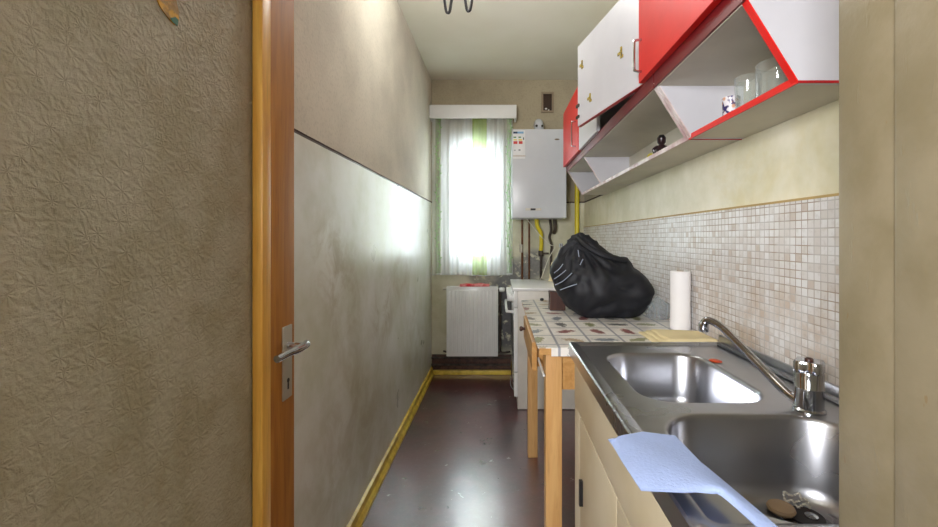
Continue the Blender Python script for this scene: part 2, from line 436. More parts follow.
# window
b = BM(); YF = YB+.10
def frame(bm, x0, x1, z0, z1, w, y0, y1, bev=.004):
    box(bm, x0, x0+w, y0, y1, z0, z1, bev); box(bm, x1-w, x1, y0, y1, z0, z1, bev)
    box(bm, x0+w*.9, x1-w*.9, y0, y1, z1-w, z1, bev); box(bm, x0+w*.9, x1-w*.9, y0, y1, z0, z0+w, bev)
frame(b, wx0, wx1, wz0, wz1, .055, YF, YF+.07)
wf = struct(obj('window_1', b, 'white_pl', None, True), 'white plastic window behind a sheer curtain')
b = BM(); frame(b, wx0+.045, wx1-.045, wz0+.045, wz1-.045, .095, YF-.018, YF+.05, .006); sash = obj('window_sash', b, 'white_pl', wf, True)
b = BM(); box(b, wx0+.13, wx1-.13, YF+.02, YF+.026, wz0+.13, wz1-.13); obj('pane', b, 'win_glass', sash)
b = BM(); lathe(b, [(.012,0),(.012,.02)], (wx0+.09, YF-.036, 1.45), 12, 'y'); box(b, wx0+.08, wx0+.10, YF-.052, YF-.036, 1.34, 1.46, .004); obj('window_handle', b, 'white_pl', wf, True)
b = BM(); box(b, wx0-.01, wx1+.01, YB-.01, YF+.01, wz0-.022, wz0+.002, .004); obj('window_sill', b, 'white_pl', wf, True)
# tree outside
t = thing('garden_tree', 'pale green tree outside behind the window pane', 'tree', (-.2, 8.5, -2))
b = BM(); tube(b, spline([(-.2,8.5,-2),(-.15,8.5,0),(-.3,8.45,1.5),(-.1,8.5,3)]), [.16-.006*i for i in range(19)], 10)
for k in range(9):
    z = .3+.3*k; s = 1 if k % 2 else -1
    tube(b, spline([(-.2,8.5,z),(-.2+.5*s,8.45,z+.4),(-.2+.9*s,8.6,z+.9)],4), [.05-.005*i for i in range(9)], 6)
obj('trunk', b, 'bark', t, True)
b = BM()
for i in range(2600):
    a = random.uniform(0, 6.283); r = 1.5*random.random()**.5; z = random.uniform(.1, 3.6)
    c = Vector((-.2+r*math.cos(a), 8.5+.7*r*math.sin(a), z)); u = Vector((random.gauss(0,1), random.gauss(0,1), random.gauss(0,1))).normalized()*.06
    w = u.cross(Vector((random.gauss(0,1), random.gauss(0,1), random.gauss(0,1)))).normalized()*.03
    b.faces.new([b.verts.new(c-u), b.verts.new(c+w), b.verts.new(c+u), b.verts.new(c-w)])
obj('foliage', b, 'leaf', t)['kind'] = 'stuff'

# ---------------------------------------------------------------- open glazed door leaf at left
dX0, dX1 = -.577, -.535
d = thing('door_1', 'open brown wooden door leaf with patterned glass, against the left wall', 'door', (dX0, .34, 0))
del d['category']; d['kind'] = 'structure'
b = BM(); box(b, dX0, dX1, .975, 1.096, .01, 2.06, .003); obj('stile', b, 'stile', d, True)
b = BM(); box(b, dX0, dX1, .335, .43, .01, 2.06, .003); obj('stile', b, 'stile', d, True)
b = BM(); box(b, dX0, dX1, .44, .975, .01, .22, .002); obj('rail', b, 'stile', d, True)
b = BM(); box(b, dX0, dX1, .44, .975, 1.95, 2.06, .002); obj('rail', b, 'stile', d, True)
b = BM()
gx = -.556
for (y0, y1, z0, z1) in ((.940,.9752,.2,1.97), (.4298,.446,.2,1.97)):
    box(b, gx+.002, dX1+.0045, y0, y1, z0, z1, .003)
box(b, gx+.002, dX1+.0045, .445, .941, .2, .235, .003); box(b, gx+.002, dX1+.0045, .445, .941, 1.935, 1.97, .003)
obj('glazing_bead', b, 'bead', d, True)['label'] = 'lighter honey-coloured glazing bead'
b = BM(); box(b, gx-.006, gx, .432, .95, .215, 1.955); pane = obj('glass_panel', b, 'door_glass', d); pane['label'] = 'grey textured privacy glass'
# decal on the glass  (around px 165, 0-20)
b = BM()
Yd = .556*420/(499.5-165)
def onglass(px, py):
    Y = .5545*420/(499.5-px); return (-.5545, Y, H+(238-py)*Y/420)
dec = [(140,-22),(172,-18),(176,-2),(179,12),(179,20),(175,25),(170,20),(164,12),(160,6),(156,-4)]
vs = [b.verts.new(onglass(*q)) for q in dec]; vb = [b.verts.new(Vector(onglass(*q))-Vector((.0016,0,0))) for q in dec]
b.faces.new(vs); b.faces.new(vb[::-1])
for i in range(len(dec)): b.faces.new((vs[i], vb[i], vb[(i+1)%len(dec)], vs[(i+1)%len(dec)]))
obj('glass_decal', b, 'decal', pane)['label'] = 'amber yellow sticker on the glass'
b = BM(); q2 = [(170,18),(175,17),(178,20),(177,26),(172,22)]
vs = [b.verts.new(Vector(onglass(*q))+Vector((.0012,0,0))) for q in q2]; b.faces.new(vs)
r_ = bmesh.ops.extrude_face_region(b, geom=b.faces[:]); bmesh.ops.translate(b, verts=[v for v in r_['geom'] if isinstance(v, bmesh.types.BMVert)], vec=(-.0008,0,0))
obj('decal_tip', b, 'decal_green', pane)['label'] = 'green tip of the sticker'
# handle
hx = dX1
b = BM(); box(b, hx-.001, hx+.004, 1.032, 1.077, .772, .955, .006); tubeY = 1.056
pl = obj('handle_plate', b, 'satin', d, True); pl['label'] = 'metal plate with keyhole'
b = BM(); lathe(b, [(.0055,0),(.0055,.001)], (hx+.0042, 1.055, .818), 14, 'x'); box(b, hx+.0040, hx+.0052, 1.0525, 1.0575, .796, .817); obj('keyhole', b, 'hole', pl)
b = BM(); tube(b, [(hx+.003,tubeY,.905),(hx+.045,tubeY,.905)], [.0085,.0075], 14)
pth = spline([(hx+.042,1.072,.906),(hx+.047,1.056,.906),(hx+.046,1.02,.905),(hx+.040,.98,.905),(hx+.034,.945,.902)], 5)
tube(b, pth, [.009]*3+[.010]*10+[.0088]*(len(pth)-13), 12); obj('handle', b, 'chrome', d, True)['label'] = 'silver lever handle'

# ---------------------------------------------------------------- curtain box, curtain
c = thing('curtain_box', 'white wooden curtain box above the window', 'pelmet', (-.22, 3.6, 2.18))
b = BM(); box(b, XL+.003, .1425, 3.52, 3.538, 2.18, 2.292, .003); obj('front_board', b, 'white_pl', c, True)
b = BM(); box(b, XL+.003, .1425, 3.538, 3.649, 2.276, 2.292); obj('top_board', b, 'white_pl', c)
b = BM(); box(b, .127, .1425, 3.538, 3.649, 2.18, 2.277); obj('end_board', b, 'white_pl', c)
b = BM(); box(b, XL+.003, XL+.018, 3.538, 3.649, 2.18, 2.277); obj('end_board', b, 'white_pl', c)
b = BM(); box(b, XL+.018, .127, 3.585, 3.600, 2.236, 2.244); obj('curtain_track', b, 'white_pl', c)
cu = thing('net_curtain', 'sheer white net curtain with a green stripe at the window', 'curtain', (-.25, 3.59, .86))
def curtain(x0, x1, z0, z1, y, amp=.010, nx=120, freq=70, ph=0):
    bm = BM(); g = []
    for j in range(30):
        z = z0+(z1-z0)*j/29; row = []
        for i in range(nx+1):
            x = x0+(x1-x0)*i/nx
            yy = y+amp*math.sin(x*freq+ph+.6*math.sin(z*2))+.4*amp*math.sin(x*freq*2.3+z)
            row.append(bm.verts.new((x, yy, z+.006*math.sin(x*11) if j == 0 else z)))
        g.append(row)
    for j in range(29):
        for i in range(nx): bm.faces.new((g[j][i], g[j][i+1], g[j+1][i+1], g[j+1][i]))
    return bm
obj('voile_panel', curtain(-.575, .112, .855, 2.236, 3.592), 'voile', cu, True, 80)
obj('green_stripe', curtain(-.232, -.108, .865, 2.234, 3.578, nx=40), 'voile_green', cu, True, 80)['label'] = 'translucent green vertical stripe'
b = curtain(-.545, -.50, .87, 2.23, 3.576, nx=14); obj('green_border', b, voile('pale_green_voile', (214,232,196), .3), cu, True, 80)
b = curtain(.06, .108, .87, 2.23, 3.576, nx=14); obj('green_border', b, bpy.data.materials['pale_green_voile'], cu, True, 80)
b = BM()
for cx in (-.52, .082):
    tube(b, [(cx+.014*math.sin(k*.55), 3.564, .9+k*.0325) for k in range(41)], .0025, 5)
    for k in range(1, 40):
        z = .9+k*.0325; s = 1 if k % 2 else -1; x = cx+.014*math.sin(k*.55)
        b.faces.new([b.verts.new(q) for q in ((x,3.563,z),(x+.012*s,3.563,z+.004),(x+.022*s,3.563,z+.020),(x+.006*s,3.563,z+.014))])
obj('vine_embroidery', b, 'vine', cu)
b = BM(); lathe(b, [(.010,0),(.010,.004),(.004,.006),(.004,.03)], (-.585, 3.62, .86), 10, 'x'); tube(b, spline([(-.57,3.62,.86),(-.55,3.62,.852),(-.545,3.62,.87)],4), .003, 6)
tag(obj('wall_hook', b, 'satin', None, True), 'small metal hook low on the left wall beside the curtain', 'hook')

# ---------------------------------------------------------------- radiator
r = thing('radiator', 'white ribbed panel radiator under the window', 'radiator', (-.225, 3.58, .17))
rx0, rx1, ry0, ry1, rz0, rz1 = -.448, -.012, 3.535, 3.60, .175, .763
b = BM(); box(b, rx0, rx1, ry0+.006, ry0+.02, rz0, rz1, .006)
nr = 13
for i in range(nr):
    x = rx0+.022+(rx1-rx0-.044)*i/(nr-1); box(b, x-.0105, x+.0105, ry0, ry0+.01, rz0+.03, rz1-.03, .005)
box(b, rx0+.005, rx1-.005, ry1-.012, ry1, rz0, rz1, .004)
obj('panel', b, 'white_en', r, True)
b = BM(); box(b, rx0, rx0+.004, ry0+.01, ry1, rz0+.01, rz1-.004); obj('side_cover', b, 'white_en', r); b = BM(); box(b, rx1-.004, rx1, ry0+.01, ry1, rz0+.01, rz1-.004)
obj('side_cover', b, 'white_en', r)
b = BM(); box(b, rx0, rx1, ry0+.008, ry0+.016, rz1-.006, rz1+.002); box(b, rx0, rx1, ry1-.01, ry1, rz1-.006, rz1+.002)
for i in range(34):
    x = rx0+.008+(rx1-rx0-.016)*i/33; box(b, x-.003, x+.003, ry0+.012, ry1-.006, rz1-.006, rz1)
obj('top_grille', b, 'white_en', r)
b = BM(); lathe(b, [(.016,-.01),(.020,0),(.020,.03),(.014,.036)], (.008, 3.57, .735), 14, 'x'); obj('thermostat_valve', b, 'white_pl', r, True)
b = BM(); tube(b, [(-.014,3.57,.735),(.012,3.57,.735)], .008, 8); tube(b, spline([(.005,3.57,.73),(.006,3.575,.5),(.006,3.58,.22),(.02,3.6,.20)],5), .0075, 8)
obj('valve_pipe', b, 'iron', r, True); b = BM(); tube(b, spline([(rx1-.004,3.57,.20),(.03,3.57,.2),(.06,3.58,.2),(.09,3.6,.2)],4), .009, 8)
obj('valve_pipe', b, 'iron', r, True); b = BM(); tube(b, [(rx0-.03,3.6,.205),(rx0+.004,3.57,.205)], .008, 8)
obj('valve_pipe', b, 'iron', r, True)
b = BM(); lathe(b, [(.012,-.02),(.012,.02)], (rx0-.012, 3.57, .745), 10, 'x'); obj('bleed_valve', b, 'satin', r, True)
b = BM(); tube(b, [(XL+.005,3.615,.145),(.165,3.615,.145)], .009, 8); tag(obj('heating_pipe', b, 'iron', None, True), 'upper brown heating pipe along the wall below the radiator', 'pipe', 'heating pipes at floor level')
b = BM(); tube(b, [(XL+.005,3.615,.085),(.165,3.615,.085)], .009, 8); tag(obj('heating_pipe', b, 'iron', None, True), 'lower brown heating pipe just above the yellow skirting', 'pipe', 'heating pipes at floor level')
b = BM(); g = []
for j in range(9):
    row = []
    for i in range(23):
        x = -.335+.25*i/22; y = 3.535+.062*j/8
        row.append(b.verts.new((x, y, rz1+.004+.030*(1-abs(j/4-1)**3)*(.55+.3*noise.noise(Vector((x*14,y*20,0)))+.25*math.sin(i/22*3.14)) )))
    g.append(row)
for j in range(8):
    for i in range(22): b.faces.new((g[j][i], g[j][i+1], g[j+1][i+1], g[j+1][i]))
e = [x for x in b.edges if x.is_boundary]; rr = bmesh.ops.extrude_edge_only(b, edges=e)
for v in [v for v in rr['geom'] if isinstance(v, bmesh.types.BMVert)]: v.co.z = rz1+.003
tag(obj('red_cloth', b, 'redcloth', None, True, 70), 'folded red cloth lying on top of the radiator', 'cloth')

# ---------------------------------------------------------------- boiler and pipes
bo = thing('gas_boiler', 'white wall-hung gas boiler right of the window', 'boiler', (.315, 3.48, 1.333))
b = BM(); box(b, .100, .530, 3.32, 3.62, 1.333, 2.037, .008, 3); box(b, .15, .48, 3.61, 3.649, 1.40, 1.98); obj('casing', b, 'boiler', bo, True)
b = BM(); box(b, .205, .33, 3.3185, 3.321, 1.392, 1.410, .001); obj('control_strip', b, 'satin', bo)
b = BM(); box(b, .245, .285, 3.317, 3.3188, 1.394, 1.409); obj('display', b, 'dark', bo)
b = BM()
vs = [b.verts.new((.455+.020*math.cos(a*math.pi/10), 3.3185, 1.955+.006*math.sin(a*math.pi/10))) for a in range(20)]; f = b.faces.new(vs)
r_ = bmesh.ops.extrude_face_region(b, geom=[f]); bmesh.ops.translate(b, verts=[v for v in r_['geom'] if isinstance(v, bmesh.types.BMVert)], vec=(0,.003,0))
obj('oval_badge', b, simple('bronze_badge', (124,108,84), .3, .4), bo)
b = BM(); box(b, .106, .203, 3.3188, 3.3205, 1.802, 2.025); lb = obj('energy_label', b, simple('label_paper', (226,228,228), .4), bo); lb['label'] = 'energy rating label with coloured arrows'
def lbl(x0, x1, z0, z1, c, nm): 
    bb = BM(); box(bb, x0, x1, 3.3178, 3.3190, z0, z1); obj(nm, bb, simple(nm+'_ink', c, .5), lb)
lbl(.108,.142,2.000,2.016,(20,50,90),'label_header'); lbl(.142,.190,2.000,2.016,(120,170,205),'label_header_pale')
lbl(.110,.132,1.966,1.976,(70,120,60),'green_bar'); lbl(.110,.138,1.945,1.955,(225,200,50),'yellow_bar'); lbl(.150,.170,1.966,1.976,(70,120,60),'green_bar')
lbl(.150,.178,1.945,1.955,(225,200,50),'yellow_bar'); lbl(.110,.142,1.918,1.940,(200,50,40),'red_bar'); lbl(.152,.182,1.918,1.940,(200,50,40),'red_bar')
lbl(.186,.194,1.95,1.97,(30,30,30),'rating_arrow'); lbl(.114,.128,1.865,1.872,(150,155,160),'small_print'); lbl(.150,.166,1.865,1.875,(120,125,130),'small_print')
lbl(.107,.205,1.821,1.826,(170,140,110),'label_foot_line')
b = BM(); lathe(b, [(.045,0),(.045,.03),(.038,.04),(.038,.085)], (.33, 3.50, 2.034), 20); tube(b, spline([(.33,3.50,2.10),(.33,3.53,2.14),(.33,3.60,2.15),(.33,3.652,2.15)],4), .036, 16); obj('flue_elbow', b, 'boiler', bo, True)
for x in (.305, .352):
    b = BM(); lathe(b, [(.010,0),(.010,.006)], (x, 3.452, 2.098), 10, 'y'); obj('flue_screw', b, 'hole', bo)
# vent on back wall
v_ = thing('wall_vent', 'brown square ventilation opening high on the back wall', 'vent', (.418, 3.64, 2.26))
b = BM(); frame(b, .362, .470, 2.262, 2.440, .017, 3.632, 3.651, .002); obj('vent_frame', b, simple('old_brown_frame', (150,132,108), .5), v_)
b = BM(); box(b, .375, .457, 3.643, 3.652, 2.275, 2.427); obj('vent_cover', b, simple('dark_brown_glass', (62,44,36), .2), v_)
b = BM(); box(b, .395, .412, 3.638, 3.644, 2.290, 2.302, .002); box(b, .42, .432, 3.638, 3.644, 2.278, 2.288, .002); obj('vent_latch', b, 'white_pl', v_)

def pipe(name, pts, r, mat, label, group=None, k=5, n=8):
    bb = BM(); tube(bb, spline(pts, k), r, n); return tag(obj(name, bb, mat, None, True), label, 'pipe', group)
pg = 'pipes below the boiler'
p1 = thing('copper_pipe', 'leftmost rusty copper pipe under the boiler, with a joint', 'pipe', (.195, 3.62, .80), pg)
b = BM(); tube(b, [(.195,3.62,1.333),(.195,3.62,.002)], .0085, 10); obj('pipe', b, 'copper', p1, True)
b = BM(); lathe(b, [(.013,0),(.015,.01),(.015,.06),(.013,.07)], (.186,3.612,1.05), 10); obj('pipe_joint', b, 'satin', p1, True)
pipe('copper_pipe', [(.255,3.62,1.335),(.255,3.62,1.0),(.255,3.62,.002)], .0075, 'copper', 'second copper pipe from the left under the boiler', pg)
g1 = thing('gas_hose', 'yellow gas hose with a valve under the boiler', 'hose', (.35, 3.58, 1.0))
b = BM(); tube(b, spline([(.315,3.55,1.335),(.318,3.55,1.28),(.350,3.56,1.22),(.355,3.57,1.15),(.352,3.58,1.06)],6), .017, 12); obj('hose', b, 'gas', g1, True)
b = BM(); lathe(b, [(.020,0),(.022,.01),(.022,.04),(.016,.05)], (.352,3.58,1.02), 12); box(b, .35, .42, 3.57, 3.585, 1.035, 1.052, .004); tube(b, [(.352,3.58,1.03),(.352,3.6,.002)], .009, 8); obj('valve', b, 'iron', g1, True)
pipe('drain_pipe', [(.43,3.58,1.335),(.44,3.58,1.24),(.425,3.57,1.18),(.445,3.58,1.10),(.44,3.60,.95),(.44,3.6,.002)], .011, 'iron', 'dark grimy pipe right of the yellow gas hose', pg)
pipe('drain_pipe', [(.47,3.56,1.335),(.47,3.56,1.30),(.475,3.58,1.25),(.47,3.62,1.22)], .016, 'iron', 'short dark pipe stub close to the right end of the boiler', pg)
pipe('gas_riser', [(.664,3.60,ZC-.9),(.664,3.60,1.4),(.664,3.60,.9),(.664,3.60,.002)], .020, 'gas', 'thick yellow gas pipe rising in the right corner', None, n=12)
bb = BM(); tube(bb, spline([(.225,3.50,1.335),(.27,3.5,1.28),(.335,3.5,1.20),(.42,3.5,1.12),(.46,3.5,1.10),(.40,3.45,1.0),(.35,3.4,.88),(.33,3.38,.842)],6), .0035, 6); tag(obj('white_cable', bb, 'cable', None, True), 'thin white cable drooping from the boiler to the stove top', 'cable')

# ---------------------------------------------------------------- stove
st = thing('gas_stove', 'white stove between the radiator and the table', 'stove', (.38, 3.2, 0))
sy0, sy1 = 2.87, 3.47
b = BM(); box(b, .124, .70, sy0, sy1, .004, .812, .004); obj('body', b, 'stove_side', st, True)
b = BM(); box(b, .088, .702, sy0-.004, sy1, .812, .835, .006); obj('cooktop', b, 'white_en', st, True)
b = BM(); box(b, .096, .1245, sy0, sy1, .70, .812, .004); cp = obj('control_panel', b, 'white_en', st, True)
for i in range(5):
    b = BM(); y = sy0+.07+i*.115; lathe(b, [(.027,0),(.027,-.008),(.020,-.012),(.018,-.034),(.012,-.036)], (.097, y, .757), 18, 'x'); box(b, .055, .075, y-.004, y+.004, .736, .778, .002); obj('knob', b, 'white_pl', cp, True)
b = BM(); box(b, .098, .1245, sy0, sy1, .26, .695, .004); od = obj('oven_door', b, 'white_en', st, True)
b = BM(); box(b, .094, .099, sy0+.06, sy1-.06, .32, .60, .002); obj('oven_glass', b, 'dark', od)
b = BM(); tube(b, spline([(.098,sy0+.03,.665),(.058,sy0+.035,.668),(.05,sy0+.08,.668),(.05,sy1-.08,.668),(.058,sy1-.035,.668),(.098,sy1-.03,.665)],6), .009, 10); obj('oven_handle', b, 'white_pl', od, True)
b = BM(); box(b, .100, .1245, sy0, sy1, .09, .255, .004); dr = obj('lower_drawer', b, 'white_en', st, True)
b = BM(); tube(b, spline([(.100,sy0+.05,.225),(.078,sy0+.05,.20),(.076,sy0+.05,.15),(.095,sy0+.05,.12)],5), .005, 8); obj('drawer_handle', b, 'chrome', dr, True)
b = BM(); tube(b, spline([(.096,sy0+.012,.40),(.085,sy0+.012,.36),(.083,sy0+.012,.28),(.085,sy0+.012,.22),(.098,sy0+.012,.19)],5), .004, 8); obj('side_pull', b, 'chrome', st, True)
b = BM(); lathe(b, [(.030,0),(.036,.004),(.030,.02),(.028,.05),(.020,.075),(.016,.13),(.010,.15)], (.42,3.30,.8355), 18)
tag(obj('cream_candle', b, 'cream', None, True), 'cream tapered candle stub on the stove behind the bag', 'candle')
bt = thing('glass_bottle', 'small glass bottle with a silver cap standing on the stove', 'bottle', (.475, 3.24, .8355))
b = BM(); lathe(b, [(.034,0),(.036,.01),(.036,.16),(.028,.20),(.013,.235),(.013,.27)], (.475,3.24,.8355), 20); obj('bottle_body', b, 'tumbler', bt, True)
b = BM(); lathe(b, [(.016,0),(.016,.03),(.012,.033)], (.475,3.24,1.10), 16); obj('cap', b, 'chrome', bt, True)

# ---------------------------------------------------------------- table
ta = thing('kitchen_table', 'pine kitchen table covered with picture-square oilcloth', 'table', (.42, 1.84, 0))
tx0, tx1, ty0, ty1, tz = .121, .722, 1.32, 2.345, .83
b = BM(); box(b, tx0+.004, tx1, ty0+.003, ty1, .806, .8275, .002); obj('tabletop', b, 'pine_y', ta)
b = BM(); box(b, tx0, tx1+.001, ty0+.001, ty1+.001, .8275, .8305, .001)
box(b, .163, tx1, ty0-.0015, ty0+.0035, .803, .830, .001); obj('oilcloth_cover', b, 'oilcloth', ta)['label'] = 'white oilcloth printed with food pictures in squares'
for (x, y) in ((.147, 1.335), (.152, 2.245), (.66, 1.335), (.66, 2.245)):
    b = BM(); box(b, x, x+.052, y, y+.052, 0.0, .805, .003); obj('leg', b, 'pine', ta, True)
b = BM(); box(b, .199, .66, 1.345, 1.363, .69, .805); obj('apron', b, 'pine_y', ta)
b = BM(); box(b, .199, .66, 2.27, 2.288, .69, .805); obj('apron', b, 'pine_y', ta)
b = BM(); box(b, .155, .173, 1.387, 1.50, .70, .805); obj('apron', b, 'pine_y', ta)
b = BM(); box(b, .116, .135, 1.50, 2.02, .70, .803, .003); box(b, .135, .60, 1.52, 2.0, .71, .79); dw = obj('drawer', b, 'pine_y', ta)
b = BM(); lathe(b, [(.006,0),(.006,-.010),(.011,-.016),(.011,-.024),(.006,-.027)], (.117,1.90,.765), 14, 'x'); obj('knob', b, 'brownwood', dw, True)
b = BM(); box(b, .137, .143, 1.325, 2.2, .737, .744, .001); obj('drawer_runner', b, 'white_pl', ta)['label'] = 'thin white runner under the drawer'

# black bag
ox, oz, oy = (602-499.5)*1.90/420, H-(282-238)*1.90/420, 1.92
sil = [(576,234),(585,235),(600,245),(613,253),(621,258),(628,259),(632,268),(640,272),(648,282),(652,292),(648,303),(640,312),(632,318),(618,322),(600,322),(585,319),(572,310),(562,300),(554,288),(551,275),(554,262),(561,250),(568,241)]
sp = [((x-602)*1.90/420, -(y-282)*1.90/420) for x, y in sil]
pol = sorted([(math.atan2(z, x), math.hypot(x, z)) for x, z in sp])
def rad(a):
    a = (a+math.pi) % (2*math.pi)-math.pi
    k = len(pol)
    for i in range(k):
        a0, r0 = pol[i]; a1, r1 = pol[(i+1) % k]
        if i == k-1: a1 += 2*math.pi
        aa = a if a >= a0 or i < k-1 else a+2*math.pi
        if a0 <= aa <= a1: t = (aa-a0)/(a1-a0); return r0*(1-t)+r1*t
    t = (a+2*math.pi-pol[-1][0])/(pol[0][0]+2*math.pi-pol[-1][0]); return pol[-1][1]*(1-t)+pol[0][1]*t
bg = thing('black_bag', 'large bulging black fabric bag on the table', 'bag', (ox, oy, .832))
b = BM(); NA, NV = 120, 46; rings = []
for j in range(1, NV):
    ph = math.pi*j/NV; v = -math.cos(ph); s = math.sin(ph)**.72; ring = []
    for k in range(NA):
        a = 2*math.pi*k/NA; R = rad(a)*s
        x, z = R*math.cos(a), R*math.sin(a)
        thin = 1-.72*max(0, min(1, (z-.05)/.16))
        y = v*.185*thin
        q = Vector((x*7+1.3, y*7, z*7))
        d = .016*noise.noise(q) + .012*(abs(noise.noise(q*1.9+Vector((3,1,5))))-.25)
        # gathered folds fanning from the knot at top left
        fa = math.atan2(z-.20, x+.115); d += .009*math.sin(fa*22+2.5*noise.noise(q))*max(0, 1-math.hypot(x+.115, z-.2)/.26)
        w = s**.5
        P = Vector((ox+x+d*w*math.cos(a), oy+y+d*w*(-1 if v < 0 else 1)*1.2*(1-s), oz+z+d*w*math.sin(a)))
        P.y += d*1.6*v
        P.z = max(P.z, .8325+.0); P.x = min(P.x, .722)
        ring.append(b.verts.new(P))
    rings.append(ring)
for j in range(len(rings)-1):
    for k in range(NA): b.faces.new((rings[j][k], rings[j][(k+1)%NA], rings[j+1][(k+1)%NA], rings[j+1][k]))
b.faces.new(rings[0][::-1]); b.faces.new(rings[-1])
obj('bag_body', b, 'bag', bg, True, 180)
def atp(px, py, Y): return Vector(((px-499.5)*Y/420, Y, H+(238-py)*Y/420))
b = BM()
tube(b, spline([atp(577,238,1.86), atp(586,246,1.80), atp(602,255,1.77), atp(616,259,1.78), atp(626,261,1.80)],6), [.012]*25, 10)
for k in b.verts: k.co.y += 0
obj('bag_handle', b, 'bag', bg, True)
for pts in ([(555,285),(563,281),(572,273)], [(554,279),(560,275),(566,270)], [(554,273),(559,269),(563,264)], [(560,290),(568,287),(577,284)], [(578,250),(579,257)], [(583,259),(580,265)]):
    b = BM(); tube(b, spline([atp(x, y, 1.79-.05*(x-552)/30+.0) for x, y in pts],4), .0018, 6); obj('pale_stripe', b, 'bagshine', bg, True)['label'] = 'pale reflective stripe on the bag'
# clear plastic bag behind
b = BM(); lathe(b, [(.02,0),(.045,.008),(.05,.03),(.04,.06),(.02,.085),(.003,.10)], (.672,1.77,.832), 26)
for v in b.verts:
    q = v.co*22; v.co += Vector((.012*noise.noise(q), .02*noise.noise(q+Vector((5,0,0))), max(0,(v.co.z-.84))*.3*noise.noise(q+Vector((0,7,0))))); v.co.x = min(v.co.x, .724)
tag(obj('clear_plastic_bag', b, voile('thin_clear_plastic', (215,225,232), .22), None, True, 180), 'crumpled clear plastic bag between the black bag and the tiles', 'plastic bag')
# brown block
b = BM(); A = [(-.03,0),(.07,0),(.07,.11),(-.03,.118),(-.022,.07),(-.028,.03)]
prism_y(b, [(.260+x*.75, .8315+z*.76) for x, z in A], 1.985, 2.05); bmesh.ops.bevel(b, geom=b.edges[:], offset=.003, segments=2, affect='EDGES')
tag(obj('brown_wooden_block', b, 'brownwood', None, True), 'dark brown wooden block behind the left side of the bag', 'block')
b = BM(); lathe(b, [(.007,0),(.011,.003),(.010,.012),(.004,.015)], (.232,2.30,.8315), 14); tag(obj('rubber_stopper', b, 'dark', None, True), 'tiny black rubber stopper near the far edge of the table', 'stopper')
# paper roll
pr = thing('paper_roll', 'upright white paper roll against the mosaic tiles', 'paper roll', (.684, 1.59, .832))
b = BM(); P = [(.012,.0),(.036,.0),(.0375,.01),(.036,.10),(.037,.19),(.0365,.2165),(.034,.218),(.012,.218)]
lathe(b, P, (.684,1.59,.832), 32); obj('paper_sheets', b, 'towel_roll', pr, True)
b = BM(); lathe(b, [(.0125,.001),(.0125,.219),(.011,.219),(.011,.001)], (.684,1.59,.832), 18); obj('cardboard_core', b, simple('cardboard', (170,140,100), .8), pr, True)
# beige cloth on table end
b = BM()
def sheet(bm, nx, ny, fn):
    g = [[bm.verts.new(fn(i/nx, j/ny)) for i in range(nx+1)] for j in range(ny+1)]
    for j in range(ny):
        for i in range(nx): bm.faces.new((g[j][i], g[j][i+1], g[j+1][i+1], g[j+1][i]))
    return g
for lay in range(3):
    def fn(u, v, lay=lay):
        x = .505+.200*u + .018*lay*(1-u); y = 1.335+.19*v + .005*lay*(1-2*v) - .015*u*v*lay
        ed = min(u, 1-u, v*.9, (1-v)*.9)
        z = .8335+.005*(lay+1)*min(1, ed/.04+.3)+.003*noise.noise(Vector((x*18, y*18, lay)))*min(1, ed*12)
        return (x, y, z)
    bb = BM(); sheet(bb, 40, 20, fn)
    e = [q for q in bb.edges if q.is_boundary]; rr = bmesh.ops.extrude_edge_only(bb, edges=e)
    nv_ = [v for v in rr['geom'] if isinstance(v, bmesh.types.BMVert)]
    for v in nv_: v.co.z = .8308+.0045*lay
    bmesh.ops.holes_fill(bb, edges=[q for q in bb.edges if q.is_boundary], sides=0)
    me_ = bpy.data.meshes.new('tmp'); bb.to_mesh(me_); bb.free(); b.from_mesh(me_); bpy.data.meshes.remove(me_)
tag(obj('beige_cloth', b, 'beigecloth', None, True, 60), 'folded beige cloth on the table end behind the sink', 'cloth')

# ---------------------------------------------------------------- sink cabinet + steel sink
sc = thing('sink_cabinet', 'beige base cabinet under the steel sink', 'cabinet', (.47, .87, 0))
cx = .228
b = BM()
box(b, cx+.018, .725, .445, .461, .08, .818); box(b, cx+.018, .725, 1.262, 1.278, .0, .818)
box(b, cx+.018, .725, .461, 1.262, .08, .096); box(b, .709, .725, .461, 1.262, .096, .818); box(b, .66, .728, .445, 1.278, .818, .838)
obj('carcass', b, 'beige2', sc)
b = BM(); box(b, cx+.05, cx+.066, .461, 1.262, .0, .08); obj('plinth', b, 'dark', sc)
b = BM(); box(b, cx, cx+.0175, .447, 1.276, .672, .82, .002); obj('front_rail', b, 'beige', sc, True)
b = BM(); box(b, cx+.001, cx+.0175, 1.192, 1.276, .02, .668, .001); obj('filler_panel', b, 'beige2', sc, True)
for (y0, y1) in ((.822, 1.188), (.447, .818)):
    b = BM(); box(b, cx, cx+.0175, y0, y1, .085, .668, .002); dd = obj('door', b, 'beige', sc, True)
    b = BM(); yy = y1-.035 if y0 > .6 else y0+.035; box(b, cx-.010, cx+.001, yy-.006, yy+.006, .44, .51, .002); obj('handle', b, 'dark', dd)

